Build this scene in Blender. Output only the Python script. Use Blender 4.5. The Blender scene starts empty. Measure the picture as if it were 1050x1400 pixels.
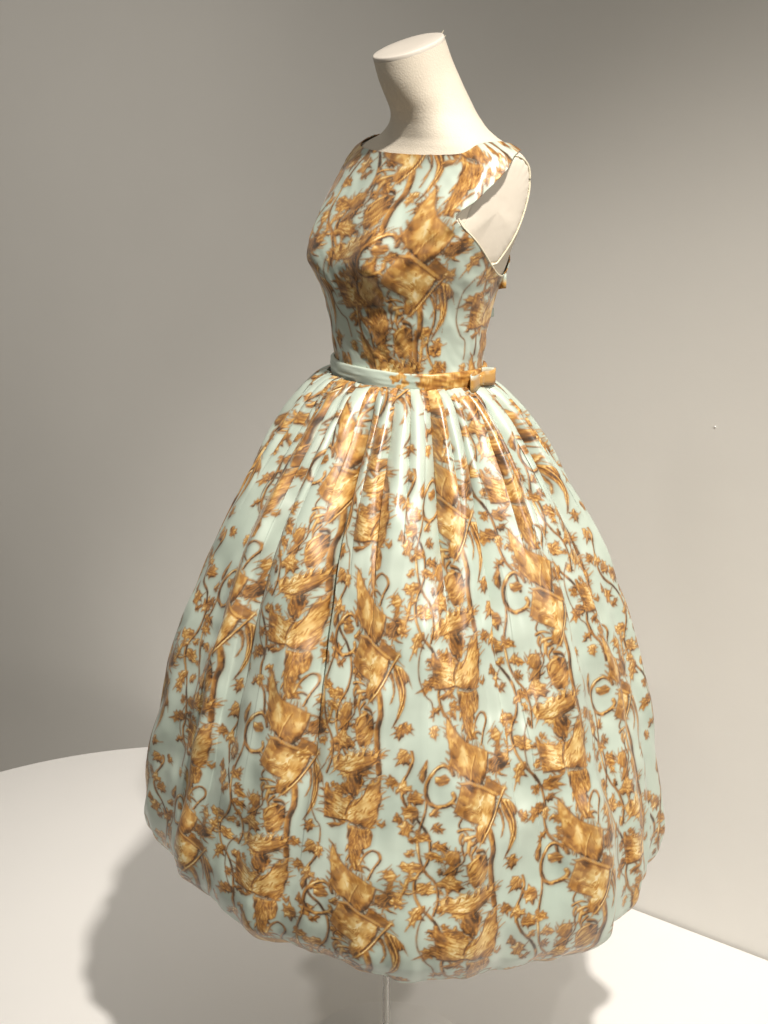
import bpy, math
import numpy as np
from mathutils import Vector, Matrix

R = math.radians
scn = bpy.context.scene
COL = scn.collection

# ---------------------------------------------------------------- camera
cam_d = bpy.data.cameras.new('camera')
cam = bpy.data.objects.new('camera', cam_d); COL.objects.link(cam)
cam.location = (-0.034, -2.05, 1.55)
cam.rotation_euler = (R(90-17.0), 0, 0)
cam_d.sensor_fit = 'VERTICAL'; cam_d.angle = R(38.0)
cam_d.clip_start = .05; cam_d.clip_end = 60
scn.camera = cam

# ---------------------------------------------------------------- light: dim gallery air, two ceiling spots and two added wall washes
wld = bpy.data.worlds.new('World'); scn.world = wld; wld.use_nodes = True
bg = wld.node_tree.nodes['Background']
bg.inputs['Color'].default_value = (1.0, .945, .85, 1); bg.inputs['Strength'].default_value = .24
scn.view_settings.view_transform = 'Standard'; scn.view_settings.look = 'None'
scn.view_settings.exposure = 0.0; scn.view_settings.gamma = 1.0
def spot(name, loc, target, watts, cone, blend, size, col=(1, .935, .85)):
    l = bpy.data.lights.new(name, 'SPOT'); l.energy = watts; l.spot_size = R(cone); l.spot_blend = blend
    l.shadow_soft_size = size; l.color = col
    o = bpy.data.objects.new(name, l); COL.objects.link(o); o.location = loc
    o.rotation_euler = (Vector(target)-Vector(loc)).to_track_quat('-Z', 'Y').to_euler()
    return o
spot('spot_lamp', (.60, -1.65, 3.6), (.10, -.02, .50), 570, 40, 1.0, .08)
spot('spot_lamp', (2.3, -2.5, 2.9), (-.1, .2, .4), 190, 46, .8, .07)
spot('spot_lamp', (.95, -2.1, 3.4), (1.15, -.02, .0), 100, 36, 1.0, .06)  # added wash to brighten the lower right wall and the platform there
spot('spot_lamp', (-1.7, -.7, 3.2), (-1.1, 1.3, .20), 115, 74, 1.0, .10)  # added wash to brighten the left wall, aimed clear of the dress
scn.cycles.max_bounces = 8
scn.cycles.use_denoising = True

# ---------------------------------------------------------------- the printed motif (numpy drawing in fabric space)
def lat(seed, n=256):
    return np.random.default_rng(seed).random((n, n)).astype(np.float32)
_L = {}
def vnoise(x, y, seed=1):
    if seed not in _L: _L[seed] = lat(seed)
    g = _L[seed]; n = g.shape[0]
    x = np.asarray(x, np.float32); y = np.asarray(y, np.float32)
    xi = np.floor(x).astype(np.int32); yi = np.floor(y).astype(np.int32)
    fx = x - xi; fy = y - yi
    fx = fx*fx*(3-2*fx); fy = fy*fy*(3-2*fy)
    x0 = xi % n; x1 = (xi+1) % n; y0 = yi % n; y1 = (yi+1) % n
    return ((g[y0, x0]*(1-fx)+g[y0, x1]*fx)*(1-fy) + (g[y1, x0]*(1-fx)+g[y1, x1]*fx)*fy)*2-1
def fbm(x, y, seed=1, o=3):
    s = 0; a = 1.0; t = 0
    for k in range(o):
        s = s + a*vnoise(x*2**k, y*2**k, seed+k*7); t += a; a *= .5
    return s/t
def sstep(a, b, x):
    t = np.clip((x-a)/(b-a), 0, 1); return t*t*(3-2*t)

TS = 2.0                  # samples per drawing unit
TW, TH = 300.0, 385.0     # one repeat, drawing units
TX0 = 500.0; TY0 = 820.0
PXM = 1060.0              # drawing units per metre of cloth
class Tile:
    def __init__(s):
        s.h = int(TH*TS); s.w = int(TW*TS)
        s.M = np.zeros((s.h, s.w), np.float32); s.T = np.zeros_like(s.M)
        s.rng = np.random.default_rng(11)
    def _paint(s, pts, sdf, t0, ang, rag, streak, edge, margin=4, soft=1.2, alpha=1.0, hatch=0, two=0):
        pts = np.asarray(pts, float)
        x0, y0 = pts.min(0)-margin; x1, y1 = pts.max(0)+margin
        i0 = max(0, int((x0-TX0)*TS)); i1 = min(s.w, int((x1-TX0)*TS)+1)
        j0 = int((y0-TY0)*TS); j1 = int((y1-TY0)*TS)+1
        if i1 <= i0: return
        X, Y = np.meshgrid(TX0+np.arange(i0, i1)/TS, TY0+np.arange(j0, j1)/TS)
        d = sdf(X, Y)
        gy, gx = np.gradient(d)
        gl = np.sqrt(gx*gx+gy*gy)+1e-6
        g = (gx*.55+gy*.83)/gl
        d = d + rag*fbm(X/5, Y/5, 3, 2)
        A = np.clip(.5-d/soft/1.6, 0, 1)*alpha
        ca, sa = math.cos(ang), math.sin(ang)
        al = X*ca+Y*sa; ac = -X*sa+Y*ca
        wob = 3*vnoise(X/16, Y/16, 9)
        st = vnoise(al/17, (ac+wob)/2.3, 21)
        st = np.sign(st)*np.abs(st)**.7
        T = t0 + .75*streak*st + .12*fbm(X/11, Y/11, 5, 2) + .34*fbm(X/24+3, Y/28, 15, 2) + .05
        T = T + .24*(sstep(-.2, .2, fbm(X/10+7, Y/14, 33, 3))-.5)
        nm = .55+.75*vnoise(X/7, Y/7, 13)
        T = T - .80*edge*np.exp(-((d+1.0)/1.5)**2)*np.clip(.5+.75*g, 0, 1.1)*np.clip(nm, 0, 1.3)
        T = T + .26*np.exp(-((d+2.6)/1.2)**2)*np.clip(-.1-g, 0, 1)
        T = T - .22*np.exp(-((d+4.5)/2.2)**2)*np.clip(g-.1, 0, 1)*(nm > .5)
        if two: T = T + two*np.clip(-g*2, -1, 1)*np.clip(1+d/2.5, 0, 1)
        J = np.arange(j0, j1) % s.h
        sl = (J[:, None], np.arange(i0, i1)[None, :])
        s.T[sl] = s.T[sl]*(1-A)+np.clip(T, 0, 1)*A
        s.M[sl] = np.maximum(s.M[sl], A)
        if hatch:
            ins = np.argwhere(A > .9)
            if len(ins) > 20:
                n = int(len(ins)/TS/TS/hatch)
                for k in range(n):
                    b, a = ins[s.rng.integers(len(ins))]
                    cx, cy = X[b, a], Y[b, a]
                    q = ang+s.rng.normal(0, .28); ln = s.rng.uniform(4, 14); bend = s.rng.normal(0, .25)
                    u = np.linspace(-.5, .5, 5)
                    px = cx+ln*(u*math.cos(q)-bend*(.25-u*u)*math.sin(q)); py = cy+ln*(u*math.sin(q)+bend*(.25-u*u)*math.cos(q))
                    dk = s.rng.random() < .55
                    s.line(np.c_[px, py], s.rng.uniform(.7, 1.5), .16 if dk else .92, .5 if dk else .5, (s.M, A, i0, j0))
    def line(s, pts, w, tone, alpha, clip=None):
        pts = np.asarray(pts, float); m = w+2
        x0, y0 = pts.min(0)-m; x1, y1 = pts.max(0)+m
        i0 = max(0, int((x0-TX0)*TS)); i1 = min(s.w, int((x1-TX0)*TS)+1)
        j0 = int((y0-TY0)*TS); j1 = int((y1-TY0)*TS)+1
        if i1 <= i0: return
        X, Y = np.meshgrid(TX0+np.arange(i0, i1)/TS, TY0+np.arange(j0, j1)/TS)
        d = pdist(X, Y, pts)-w/2
        A = np.clip(.5-d/.9, 0, 1)*alpha
        J = np.arange(j0, j1) % s.h
        sl = (J[:, None], np.arange(i0, i1)[None, :])
        if clip is not None: A = A*(s.M[sl] > .5)
        s.T[sl] = s.T[sl]*(1-A)+tone*A
        s.M[sl] = np.maximum(s.M[sl], A)
    def poly(s, pts, t0=.52, ang=1.3, rag=.9, streak=.16, edge=.5, hatch=70, **k):
        pts = np.asarray(pts, float)
        if len(pts) < 40 and hatch >= 24:      # feathered brush ends round the outline
            ar = .5*np.sum(pts[:, 0]*np.roll(pts[:, 1], -1)-np.roll(pts[:, 0], -1)*pts[:, 1]); sgn = 1 if ar > 0 else -1
            for a, b in zip(pts, np.roll(pts, -1, 0)):
                e = b-a; L = math.hypot(*e)
                for _ in range(int(L/7+s.rng.random())):
                    q = a+e*s.rng.random(); nx, ny = sgn*e[1]/(L+1e-6), -sgn*e[0]/(L+1e-6)
                    ca, sa = math.cos(ang), math.sin(ang); f = 1 if nx*ca+ny*sa > 0 else -1
                    dx, dy = nx*.6+f*ca*.8+s.rng.normal()*.2, ny*.6+f*sa*.8+s.rng.normal()*.2
                    l = s.rng.uniform(3, 8.5)
                    s.stroke([q-np.array([dx, dy])*3, q+np.array([dx, dy])*l*.5, q+np.array([dx+.3*s.rng.normal(), dy+.3*s.rng.normal()])*l], s.rng.uniform(2, 3.6), t0+s.rng.normal()*.14, .4, taper=.85, two=.2, edge=.3)
        s._paint(pts, lambda X, Y: polysdf(X, Y, pts), t0, ang, rag, streak, edge, hatch=hatch, **k)
    def stroke(s, pts, w, t0=.5, rag=.5, taper=0, two=.25, edge=.6):
        p = smooth(pts, 6); n = len(p)
        ws = np.full(n, w/2.0)
        if taper: ws = ws*(1-taper*np.linspace(0, 1, n)**1.5)
        def f(X, Y):
            best = np.full(X.shape, 1e9)
            for k in range(n-1):
                best = np.minimum(best, segd(X, Y, p[k], p[k+1])-(ws[k]+ws[k+1])/2)
            return best
        dv = p[-1]-p[0]
        s._paint(p, f, t0, math.atan2(dv[1], dv[0]), rag, .12, edge, margin=w+3, two=two)
def segd(X, Y, a, b):
    dx, dy = b[0]-a[0], b[1]-a[1]; L = dx*dx+dy*dy+1e-9
    t = np.clip(((X-a[0])*dx+(Y-a[1])*dy)/L, 0, 1)
    return np.sqrt((X-a[0]-t*dx)**2+(Y-a[1]-t*dy)**2)
def pdist(X, Y, p):
    d = np.full(X.shape, 1e9)
    for k in range(len(p)-1): d = np.minimum(d, segd(X, Y, p[k], p[k+1]))
    return d
def polysdf(X, Y, p):
    d = np.full(X.shape, 1e9); ins = np.zeros(X.shape, bool); n = len(p)
    for k in range(n):
        a, b = p[k], p[(k+1) % n]
        d = np.minimum(d, segd(X, Y, a, b))
        c = ((a[1] > Y) != (b[1] > Y)) & (X < (b[0]-a[0])*(Y-a[1])/(b[1]-a[1]+1e-12)+a[0])
        ins ^= c
    return np.where(ins, -d, d)
def smooth(pts, k=6):
    p = np.asarray(pts, float); n = len(p)
    if n < 3: return p
    out = []
    for i in range(n-1):
        p0 = p[max(i-1, 0)]; p1 = p[i]; p2 = p[i+1]; p3 = p[min(i+2, n-1)]
        for t in np.linspace(0, 1, k, endpoint=False):
            out.append(.5*((2*p1)+(-p0+p2)*t+(2*p0-5*p1+4*p2-p3)*t*t+(-p0+3*p1-3*p2+p3)*t**3))
    out.append(p[-1]); return np.array(out)

def draw_tile():
    T = Tile()
    Z = 5.25
    A = lambda *q: [(570+a/Z, 820+b/Z) for a, b in q]
    B = lambda *q: [(570+a/Z, 970+b/Z) for a, b in q]
    C = lambda *q: [(570+a/Z, 1140+b/Z) for a, b in q]
    D = lambda *q: [(570+a/Z, 1025+b/Z) for a, b in q]      # one repeat lower than it stands
    rng = np.random.default_rng(5)
    SHP = [(-.55, .0), (-.62, -.30), (-.35, -.72), (-.12, -.50), (.15, -.92), (.36, -.52), (.70, -.50), (.66, -.18), (1.08, .04), (.62, .22), (.60, .62), (.30, .48), (.02, .88), (-.18, .52), (-.48, .62)]
    def leaf(cx, cy, r, ang, t0=.5, lobes=3, hatch=20):
        fl = 1 if rng.random() < .5 else -1
        sq = .85 if lobes == 3 else .6
        pts = []
        for x, y in SHP:
            x = x*r*(1+.18*rng.normal()); y = y*r*sq*fl*(1+.18*rng.normal())
            pts.append((cx+x*math.cos(ang)-y*math.sin(ang), cy+x*math.sin(ang)+y*math.cos(ang)))
        pts = smooth(pts+[pts[0]], 3)[:-1]
        T.poly(pts, t0+rng.normal()*.07, ang, .7, .2, .6, hatch=hatch)
        c, s_ = math.cos(ang), math.sin(ang)
        T.line(smooth([(cx-r*.6*c, cy-r*.6*s_), (cx+r*.1*c-r*.1*s_, cy+r*.1*s_+r*.1*c), (cx+r*.85*c, cy+r*.85*s_)], 4), 1.1, .16, .7)
        for sg in (-1, 1):
            T.line([(cx-r*.2*c, cy-r*.2*s_), (cx+r*.25*c-sg*r*.4*s_*sq, cy+r*.25*s_+sg*r*.4*c*sq)], .8, .2, .6)
    def along(path, step, off, r0, seed):
        P = smooth(path, 8); d = np.r_[0, np.cumsum(np.linalg.norm(np.diff(P, axis=0), axis=1))]
        q = np.random.default_rng(seed); k = step*.5; sg = 1
        while k < d[-1]:
            x = np.interp(k, d, P[:, 0]); y = np.interp(k, d, P[:, 1])
            x2 = np.interp(k+2, d, P[:, 0]); y2 = np.interp(k+2, d, P[:, 1])
            tx, ty = x2-x, y2-y; n = math.hypot(tx, ty)+1e-6; tx /= n; ty /= n
            nx, ny = -ty*sg, tx*sg
            o = off*q.uniform(.8, 1.3); cx, cy = x+nx*o+tx*q.uniform(-3, 5), y+ny*o+ty*q.uniform(-3, 5)
            T.stroke([(x, y), ((x+cx)/2+tx*2, (y+cy)/2+ty*2), (cx, cy)], 1.6, .35, .2, two=.1)
            leaf(cx, cy, r0*q.uniform(.75, 1.25), math.atan2(ny+ty*.6, nx+tx*.6), q.uniform(.40, .60), 3 if q.random() < .65 else 2)
            sg = -sg if q.random() < .8 else sg; k += step*q.uniform(.8, 1.25)
    # winding vine to the right of the tower, with leaves
    vine = A((760, -190), (800, -90), (790, 0), (812, 100), (780, 200), (742, 270), (740, 370), (780, 470), (860, 560), (912, 650), (932, 750), (912, 870), (845, 990))+B((832, 300), (850, 390), (900, 480), (965, 560), (1010, 660), (1030, 800), (1015, 900), (1040, 1010), (1090, 1090), (1110, 1230))
    along(vine, 36, 14, 17.5, 77)
    T.stroke(vine, 4.6, .40, .4, two=.3)
    for (x, y, r, a, l) in [(742, 320, 15, .3, 3), (715, 545, 13, 1.0, 2), (820, 700, 12, -.6, 2), (965, 500, 11, -.9, 3), (975, 610, 12, .9, 3), (995, 850, 12, 1.3, 2), (1000, 950, 9, 1.6, 2)]:
        leaf(570+x/Z, 820+y/Z, r, a, .5, l)
    for (x, y, r, a, l) in [(990, 470, 10, -.9, 3), (1000, 330, 9, .5, 2), (960, 650, 12, 1.2, 3), (975, 790, 13, .2, 3), (1075, 740, 12, -.5, 2), (1100, 900, 12, .6, 3), (985, 1010, 13, -.5, 2), (1120, 1050, 11, .9, 2)]:
        leaf(570+x/Z, 970+y/Z, r, a, .48, l)
    T.stroke(B((790, 110), (795, 170), (820, 210), (850, 190)), 3.5, .4)
    # small leaves and a loose spray on the left
    vl = B((95, 560), (80, 680), (45, 800), (30, 920), (50, 1060), (90, 1160), (150, 1250), (170, 1380), (140, 1500))
    along(vl, 60, 14, 17, 78)
    T.stroke(vl, 4, .40, .4, two=.3)
    leaf(570+45/Z, 970+870/Z, 14, .4, .45, 3); leaf(570-20/Z, 970+1010/Z, 11, -.7, .5, 2); leaf(570+60/Z, 1140+390/Z, 13, -.5, .48, 2)
    leaf(570+235/Z, 1140+500/Z, 13, -.4, .45, 3); leaf(570+215/Z, 1140+690/Z, 10, .7, .42, 2)
    leaf(570-55/Z, 820+870/Z, 12, .8, .5, 3); leaf(570+150/Z, 820+900/Z, 12, 1.4, .62, 3); leaf(570-100/Z, 820+180/Z, 13, .2, .5, 3)
    T.stroke(A((120, 200), (60, 300), (35, 400), (40, 520), (90, 640), (140, 700), (150, 830)), 2.2, .35, .3, two=.1)
    # leafy spray below the tower
    T.poly(C((230, 80), (300, 80), (315, 150), (285, 280), (190, 295), (240, 205), (195, 150)), .42, 1.9)
    T.poly(C((340, 190), (420, 110), (500, 140), (515, 250), (480, 340), (400, 385), (365, 325)), .45, 2.4, streak=.22, hatch=30)
    T.stroke(C((350, -20), (320, 60), (330, 150), (250, 250), (200, 290)), 3, .35)
    T.stroke(B((330, 740), (308, 800), (360, 855), (372, 930), (335, 1010)), 3, .3)
    def frond(path, n, ln, w, seed, t0=.5):
        P = smooth(path, 8); q = np.random.default_rng(seed)
        for k in range(n):
            i = int((k+.5)/n*(len(P)-2)); x, y = P[i]; tx, ty = P[i+1]-P[i]; m = math.hypot(tx, ty)+1e-6; tx /= m; ty /= m
            sg = 1 if k % 2 else -1; nx, ny = -ty*sg, tx*sg
            L_ = ln*q.uniform(.7, 1.3); bx, by = x+nx*L_*.5+tx*L_*.25, y+ny*L_*.5+ty*L_*.25; ex, ey = x+nx*L_*.8+tx*L_*.8, y+ny*L_*.8+ty*L_*.8
            T.stroke([(x, y), (bx, by), (ex, ey)], w*q.uniform(.8, 1.3), t0+q.normal()*.08, .5, taper=.85, two=.3)
    frond(A((380, 640), (420, 760), (430, 880), (470, 980)), 9, 17, 6, 4, .5)
    frond(A((380, 420), (370, 330), (380, 250)), 6, 15, 5, 6, .52)
    frond(B((600, 470), (700, 440), (770, 330), (790, 200)), 8, 13, 5, 9, .55)
    frond(B((300, 830), (360, 900), (420, 960), (440, 1060)), 8, 17, 6, 10, .45)
    # stem from the tower down to the dish
    T.stroke(C((470, -140), (540, 0), (555, 130), (532, 250), (545, 430), (560, 560)), 9, .42, .5, two=.35)
    # dish
    T.poly(A((175, 150), (205, 132), (250, 120), (275, 128), (310, 100), (340, 70), (375, 78), (400, 58), (415, 70), (430, 36), (450, 62), (480, 58), (505, 36), (515, 62), (550, 64), (602, 80), (580, 100), (560, 112), (530, 152), (480, 192), (420, 222), (400, 246), (330, 262), (300, 272), (262, 262), (250, 236), (200, 232), (185, 190)), .58, 2.75, rag=1.3, streak=.18, hatch=26)
    T.line(smooth(A((260, 235), (340, 225), (450, 180), (560, 110)), 5), 2.0, .15, .8)
    for k, (x, y) in enumerate([(215, 128), (285, 112), (345, 68), (395, 56), (440, 44), (500, 40), (545, 58)]):
        T.stroke(A((x, y+40), (x+8, y+5), (x+26, y-22)), 3.4, .5, .3, taper=.8, two=.3)
        T.line(A((x+14, y+44), (x+24, y+6)), 1.3, .1, .8)
    # knotted stem
    T.poly(A((318, 250), (430, 230), (462, 282), (432, 340), (412, 400), (340, 390), (305, 340)), .42, 1.4, streak=.28, hatch=18)
    # two-winged acanthus
    T.poly(A((140, 350), (150, 335), (172, 342), (190, 390), (232, 402), (248, 384), (262, 405), (300, 425), (350, 400), (365, 450), (345, 600), (330, 632), (250, 612), (165, 606), (150, 520), (140, 430)), .5, .35, rag=.9, streak=.2, hatch=30)
    T.poly(A((400, 425), (450, 400), (478, 300), (505, 290), (522, 250), (536, 282), (556, 270), (578, 232), (582, 330), (592, 400), (575, 520), (562, 600), (520, 640), (400, 622), (340, 602), (352, 480)), .5, -.75, rag=.9, streak=.2, hatch=30)
    T.line(smooth(A((165, 606), (260, 612), (340, 600), (400, 622), (520, 645)), 5), 2.6, .10, .85)
    T.line(smooth(A((330, 560), (350, 480), (395, 410), (400, 370)), 5), 2.2, .12, .85)
    T.line(smooth(A((480, 300), (455, 390), (400, 470)), 5), 1.8, .12, .8)
    T.poly(A((560, 580), (598, 600), (622, 566), (632, 610), (600, 637), (570, 616)), .5, .3, hatch=14)
    T.poly(A((185, 662), (250, 640), (330, 630), (290, 662), (232, 692)), .32, -.3, hatch=18)
    # bud stalk under it, and the curl
    T.poly(A((350, 630), (430, 640), (520, 640), (545, 700), (530, 790), (480, 815), (462, 900), (505, 1000), (430, 992), (388, 930), (368, 760)), .42, 1.45, streak=.28, hatch=20)
    T.stroke(A((460, 945), (488, 870), (540, 822), (590, 842), (602, 892), (562, 962), (530, 1045)), 4.2, .48)
    # C scroll to the left
    T.stroke(B((285, 430), (262, 388), (210, 360), (150, 390), (100, 460), (85, 545), (110, 622), (162, 654), (230, 642), (282, 596), (272, 558)), 6.2, .52, .5, two=.35)
    T.poly(B((95, 300), (100, 340), (88, 430), (62, 480), (36, 440), (45, 400), (28, 420), (50, 360)), .4, 1.9, hatch=16)
    T.poly(B((150, 440), (225, 425), (262, 462), (240, 492), (180, 506), (150, 480)), .45, .1, hatch=18)
    # shell to the right
    T.poly(B((578, 380), (640, 360), (662, 270), (625, 235), (640, 180), (692, 168), (725, 212), (704, 250), (692, 330), (748, 352), (770, 250), (800, 180), (800, 120), (812, 200), (780, 330), (740, 420), (690, 470), (650, 482), (575, 462)), .55, -.6, streak=.24, hatch=24)
    # plume
    for q, t in ((((612, 700), (648, 735), (668, 850), (642, 930), (622, 945), (648, 862), (636, 790), (604, 745)), .62),
                 (((640, 655), (720, 680), (775, 742), (803, 835), (772, 785), (748, 800), (754, 880), (742, 960), (702, 1042), (655, 1115), (640, 1120), (680, 1032), (702, 930), (690, 850), (650, 745)), .56)):
        T.poly(B(*q), t, 1.35, rag=.4, streak=.26, hatch=16)
    for q in (((655, 680), (705, 780), (722, 880), (702, 970)), ((690, 690), (735, 800), (738, 900), (700, 1010), (655, 1095)), ((630, 720), (660, 800), (658, 880))):
        T.line(smooth(B(*q), 5), 1.6, .10, .85)
    T.line(smooth(B((675, 690), (722, 800), (728, 880), (700, 980)), 5), 1.4, .95, .7)
    # tower: spire, folded sheets
    T.poly(B((250, 18), (280, 60), (340, 150), (400, 210), (470, 250), (530, 280), (587, 320), (580, 400), (550, 490), (500, 542), (410, 492), (330, 432), (280, 392), (240, 370), (262, 310), (255, 200), (243, 120)), .50, 1.15, rag=.9, streak=.10, hatch=150)
    T.poly(B((548, 488), (620, 538), (702, 590), (662, 642), (606, 640), (520, 560)), .55, .6, rag=.6, streak=.10, hatch=150)
    T.poly(B((335, 490), (400, 488), (500, 550), (612, 620), (602, 700), (562, 800), (510, 852), (440, 802), (390, 772), (330, 742), (268, 692), (300, 600)), .44, .6, rag=.9, streak=.10, hatch=150)
    T.poly(B((440, 800), (545, 828), (480, 935), (428, 922), (418, 860)), .46, 1.9, hatch=24)
    T.poly(B((470, 640), (520, 590), (600, 640), (590, 710), (548, 800), (510, 830), (480, 780)), .62, 1.9, rag=1.2, streak=.1, edge=.15, hatch=60)
    T.poly(B((340, 660), (400, 640), (440, 670), (430, 740), (370, 740)), .60, .2, rag=2.0, streak=.2, edge=.2, hatch=20)
    T.stroke(B((692, 600), (640, 680), (560, 815), (470, 935)), 4.6, .62, .3, two=.25)
    T.line(smooth(B((612, 635), (590, 730), (530, 830), (500, 870)), 5), 2.4, .08, .9)
    T.line(B((335, 492), (400, 490), (500, 552), (612, 622)), 3.6, .74, .8)
    T.line(B((330, 505), (400, 508), (500, 570), (600, 634)), 1.3, .2, .8)
    T.line(B((468, 315), (432, 400), (418, 475)), 1.6, .25, .6)
    T.line(B((455, 320), (422, 400), (410, 470)), 1.8, .85, .8)
    T.line(B((585, 335), (572, 410), (540, 490)), 2.4, .12, .85)
    T.line(B((250, 18), (282, 62), (345, 155), (405, 212)), 1.6, .12, .8)
    T.line(B((370, 310), (400, 400), (410, 470)), 1.5, .72, .7)
    T.line(B((268, 692), (330, 742), (390, 772), (440, 802)), 1.8, .15, .8)
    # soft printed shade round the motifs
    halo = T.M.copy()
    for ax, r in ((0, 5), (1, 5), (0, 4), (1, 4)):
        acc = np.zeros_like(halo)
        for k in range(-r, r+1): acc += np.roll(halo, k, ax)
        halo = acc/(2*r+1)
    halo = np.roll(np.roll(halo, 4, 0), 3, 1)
    return T.M, np.clip(T.T, 0, 1), halo
# ---------------------------------------------------------------- helpers
def nd(nt, t, **kw):
    n = nt.nodes.new(t)
    for k, v in kw.items(): setattr(n, k, v)
    return n
def new_mat(name):
    m = bpy.data.materials.new(name); m.use_nodes = True
    nt = m.node_tree; return m, nt, nt.nodes['Principled BSDF']
def ramp(nt, stops):
    r = nd(nt, 'ShaderNodeValToRGB'); e = r.color_ramp.elements
    while len(e) > 1: e.remove(e[-1])
    e[0].position = stops[0][0]; e[0].color = (*stops[0][1], 1)
    for p, c in stops[1:]:
        q = e.new(p); q.color = (*c, 1)
    return r
def plain(name, col, rough=.6, noise=0, scale=30, bump=0, bscale=200, spec=.5):
    m, nt, b = new_mat(name)
    b.inputs['Roughness'].default_value = rough; b.inputs['Specular IOR Level'].default_value = spec
    tc = nd(nt, 'ShaderNodeTexCoord')
    n = nd(nt, 'ShaderNodeTexNoise'); n.inputs['Scale'].default_value = scale; n.inputs['Detail'].default_value = 5
    nt.links.new(tc.outputs['Object'], n.inputs['Vector'])
    r = ramp(nt, [(.25, tuple(c*(1-noise) for c in col)), (.75, tuple(min(1, c*(1+noise)) for c in col))])
    nt.links.new(n.outputs['Fac'], r.inputs['Fac']); nt.links.new(r.outputs['Color'], b.inputs['Base Color'])
    if bump:
        n2 = nd(nt, 'ShaderNodeTexNoise'); n2.inputs['Scale'].default_value = bscale; n2.inputs['Detail'].default_value = 3
        nt.links.new(tc.outputs['Object'], n2.inputs['Vector'])
        bp = nd(nt, 'ShaderNodeBump'); bp.inputs['Strength'].default_value = bump; bp.inputs['Distance'].default_value = .001
        nt.links.new(n2.outputs['Fac'], bp.inputs['Height']); nt.links.new(bp.outputs['Normal'], b.inputs['Normal'])
    return m
def mesh_obj(name, verts, faces, mat, parent=None, smooth=True):
    me = bpy.data.meshes.new(name); me.from_pydata([tuple(v) for v in verts], [], [tuple(f) for f in faces]); me.update()
    if smooth: me.polygons.foreach_set('use_smooth', [True]*len(me.polygons))
    if mat: me.materials.append(mat)
    o = bpy.data.objects.new(name, me); COL.objects.link(o)
    if parent is not None: o.parent = parent
    return o
def big_mesh(name, V, Q, mat, parent, attr=None):
    me = bpy.data.meshes.new(name); n = len(V); m = len(Q)
    me.vertices.add(n); me.vertices.foreach_set('co', np.ascontiguousarray(V, np.float32).ravel())
    me.loops.add(m*4); me.loops.foreach_set('vertex_index', np.ascontiguousarray(Q, np.int32).ravel())
    me.polygons.add(m); me.polygons.foreach_set('loop_start', np.arange(m, dtype=np.int32)*4)
    me.polygons.foreach_set('use_smooth', np.ones(m, bool))
    me.update(calc_edges=True)
    if attr is not None:
        a = me.attributes.new('print', 'FLOAT_COLOR', 'POINT'); a.data.foreach_set('color', np.ascontiguousarray(attr, np.float32).ravel())
    me.materials.append(mat)
    o = bpy.data.objects.new(name, me); COL.objects.link(o); o.parent = parent
    return o
def grid_quads(rows, cols, wrap):
    i = np.arange(rows-1)[:, None]*cols
    j = np.arange(cols if wrap else cols-1)[None, :]
    k = (j+1) % cols
    return np.stack([i+j, i+cols+j, i+cols+k, i+k], -1).reshape(-1, 4)
def empty(name, label, cat, loc=(0, 0, 0), rz=0):
    o = bpy.data.objects.new(name, None); COL.objects.link(o); o.location = loc; o.rotation_euler = (0, 0, rz)
    o.empty_display_size = .1; o['label'] = label; o['category'] = cat
    return o
def pchip(xk, yk, x):
    xk = np.asarray(xk, float); yk = np.asarray(yk, float); h = np.diff(xk); d = np.diff(yk)/h
    m = np.zeros_like(yk); m[0] = d[0]; m[-1] = d[-1]
    for i in range(1, len(xk)-1):
        if d[i-1]*d[i] > 0:
            w1 = 2*h[i]+h[i-1]; w2 = h[i]+2*h[i-1]; m[i] = (w1+w2)/(w1/d[i-1]+w2/d[i])
    i = np.clip(np.searchsorted(xk, x)-1, 0, len(xk)-2); t = (x-xk[i])/h[i]
    return ((1+2*t)*(1-t)**2*yk[i]+t*(1-t)**2*h[i]*m[i]+t*t*(3-2*t)*yk[i+1]+t*t*(t-1)*h[i]*m[i+1])
def tube(name, pts, rad, mat, parent, closed=False, n=8):
    P = [Vector(p) for p in pts]; V = []; F = []; N = len(P)
    for i, p in enumerate(P):
        a = P[(i-1) % N] if (closed or i) else P[0]; b = P[(i+1) % N] if (closed or i < N-1) else P[-1]
        t = (b-a).normalized(); u = t.cross(Vector((0, 0, 1)))
        if u.length < 1e-3: u = t.cross(Vector((1, 0, 0)))
        u.normalize(); w = t.cross(u)
        r = rad if not callable(rad) else rad(i/(N-1))
        for k in range(n):
            q = 2*math.pi*k/n; V.append(p+u*(r*math.cos(q))+w*(r*math.sin(q)))
    for i in range(N if closed else N-1):
        for k in range(n):
            a = i*n+k; b = i*n+(k+1) % n; j = (i+1) % N
            F.append((a, b, j*n+(k+1) % n, j*n+k))
    return mesh_obj(name, V, F, mat, parent)
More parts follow.
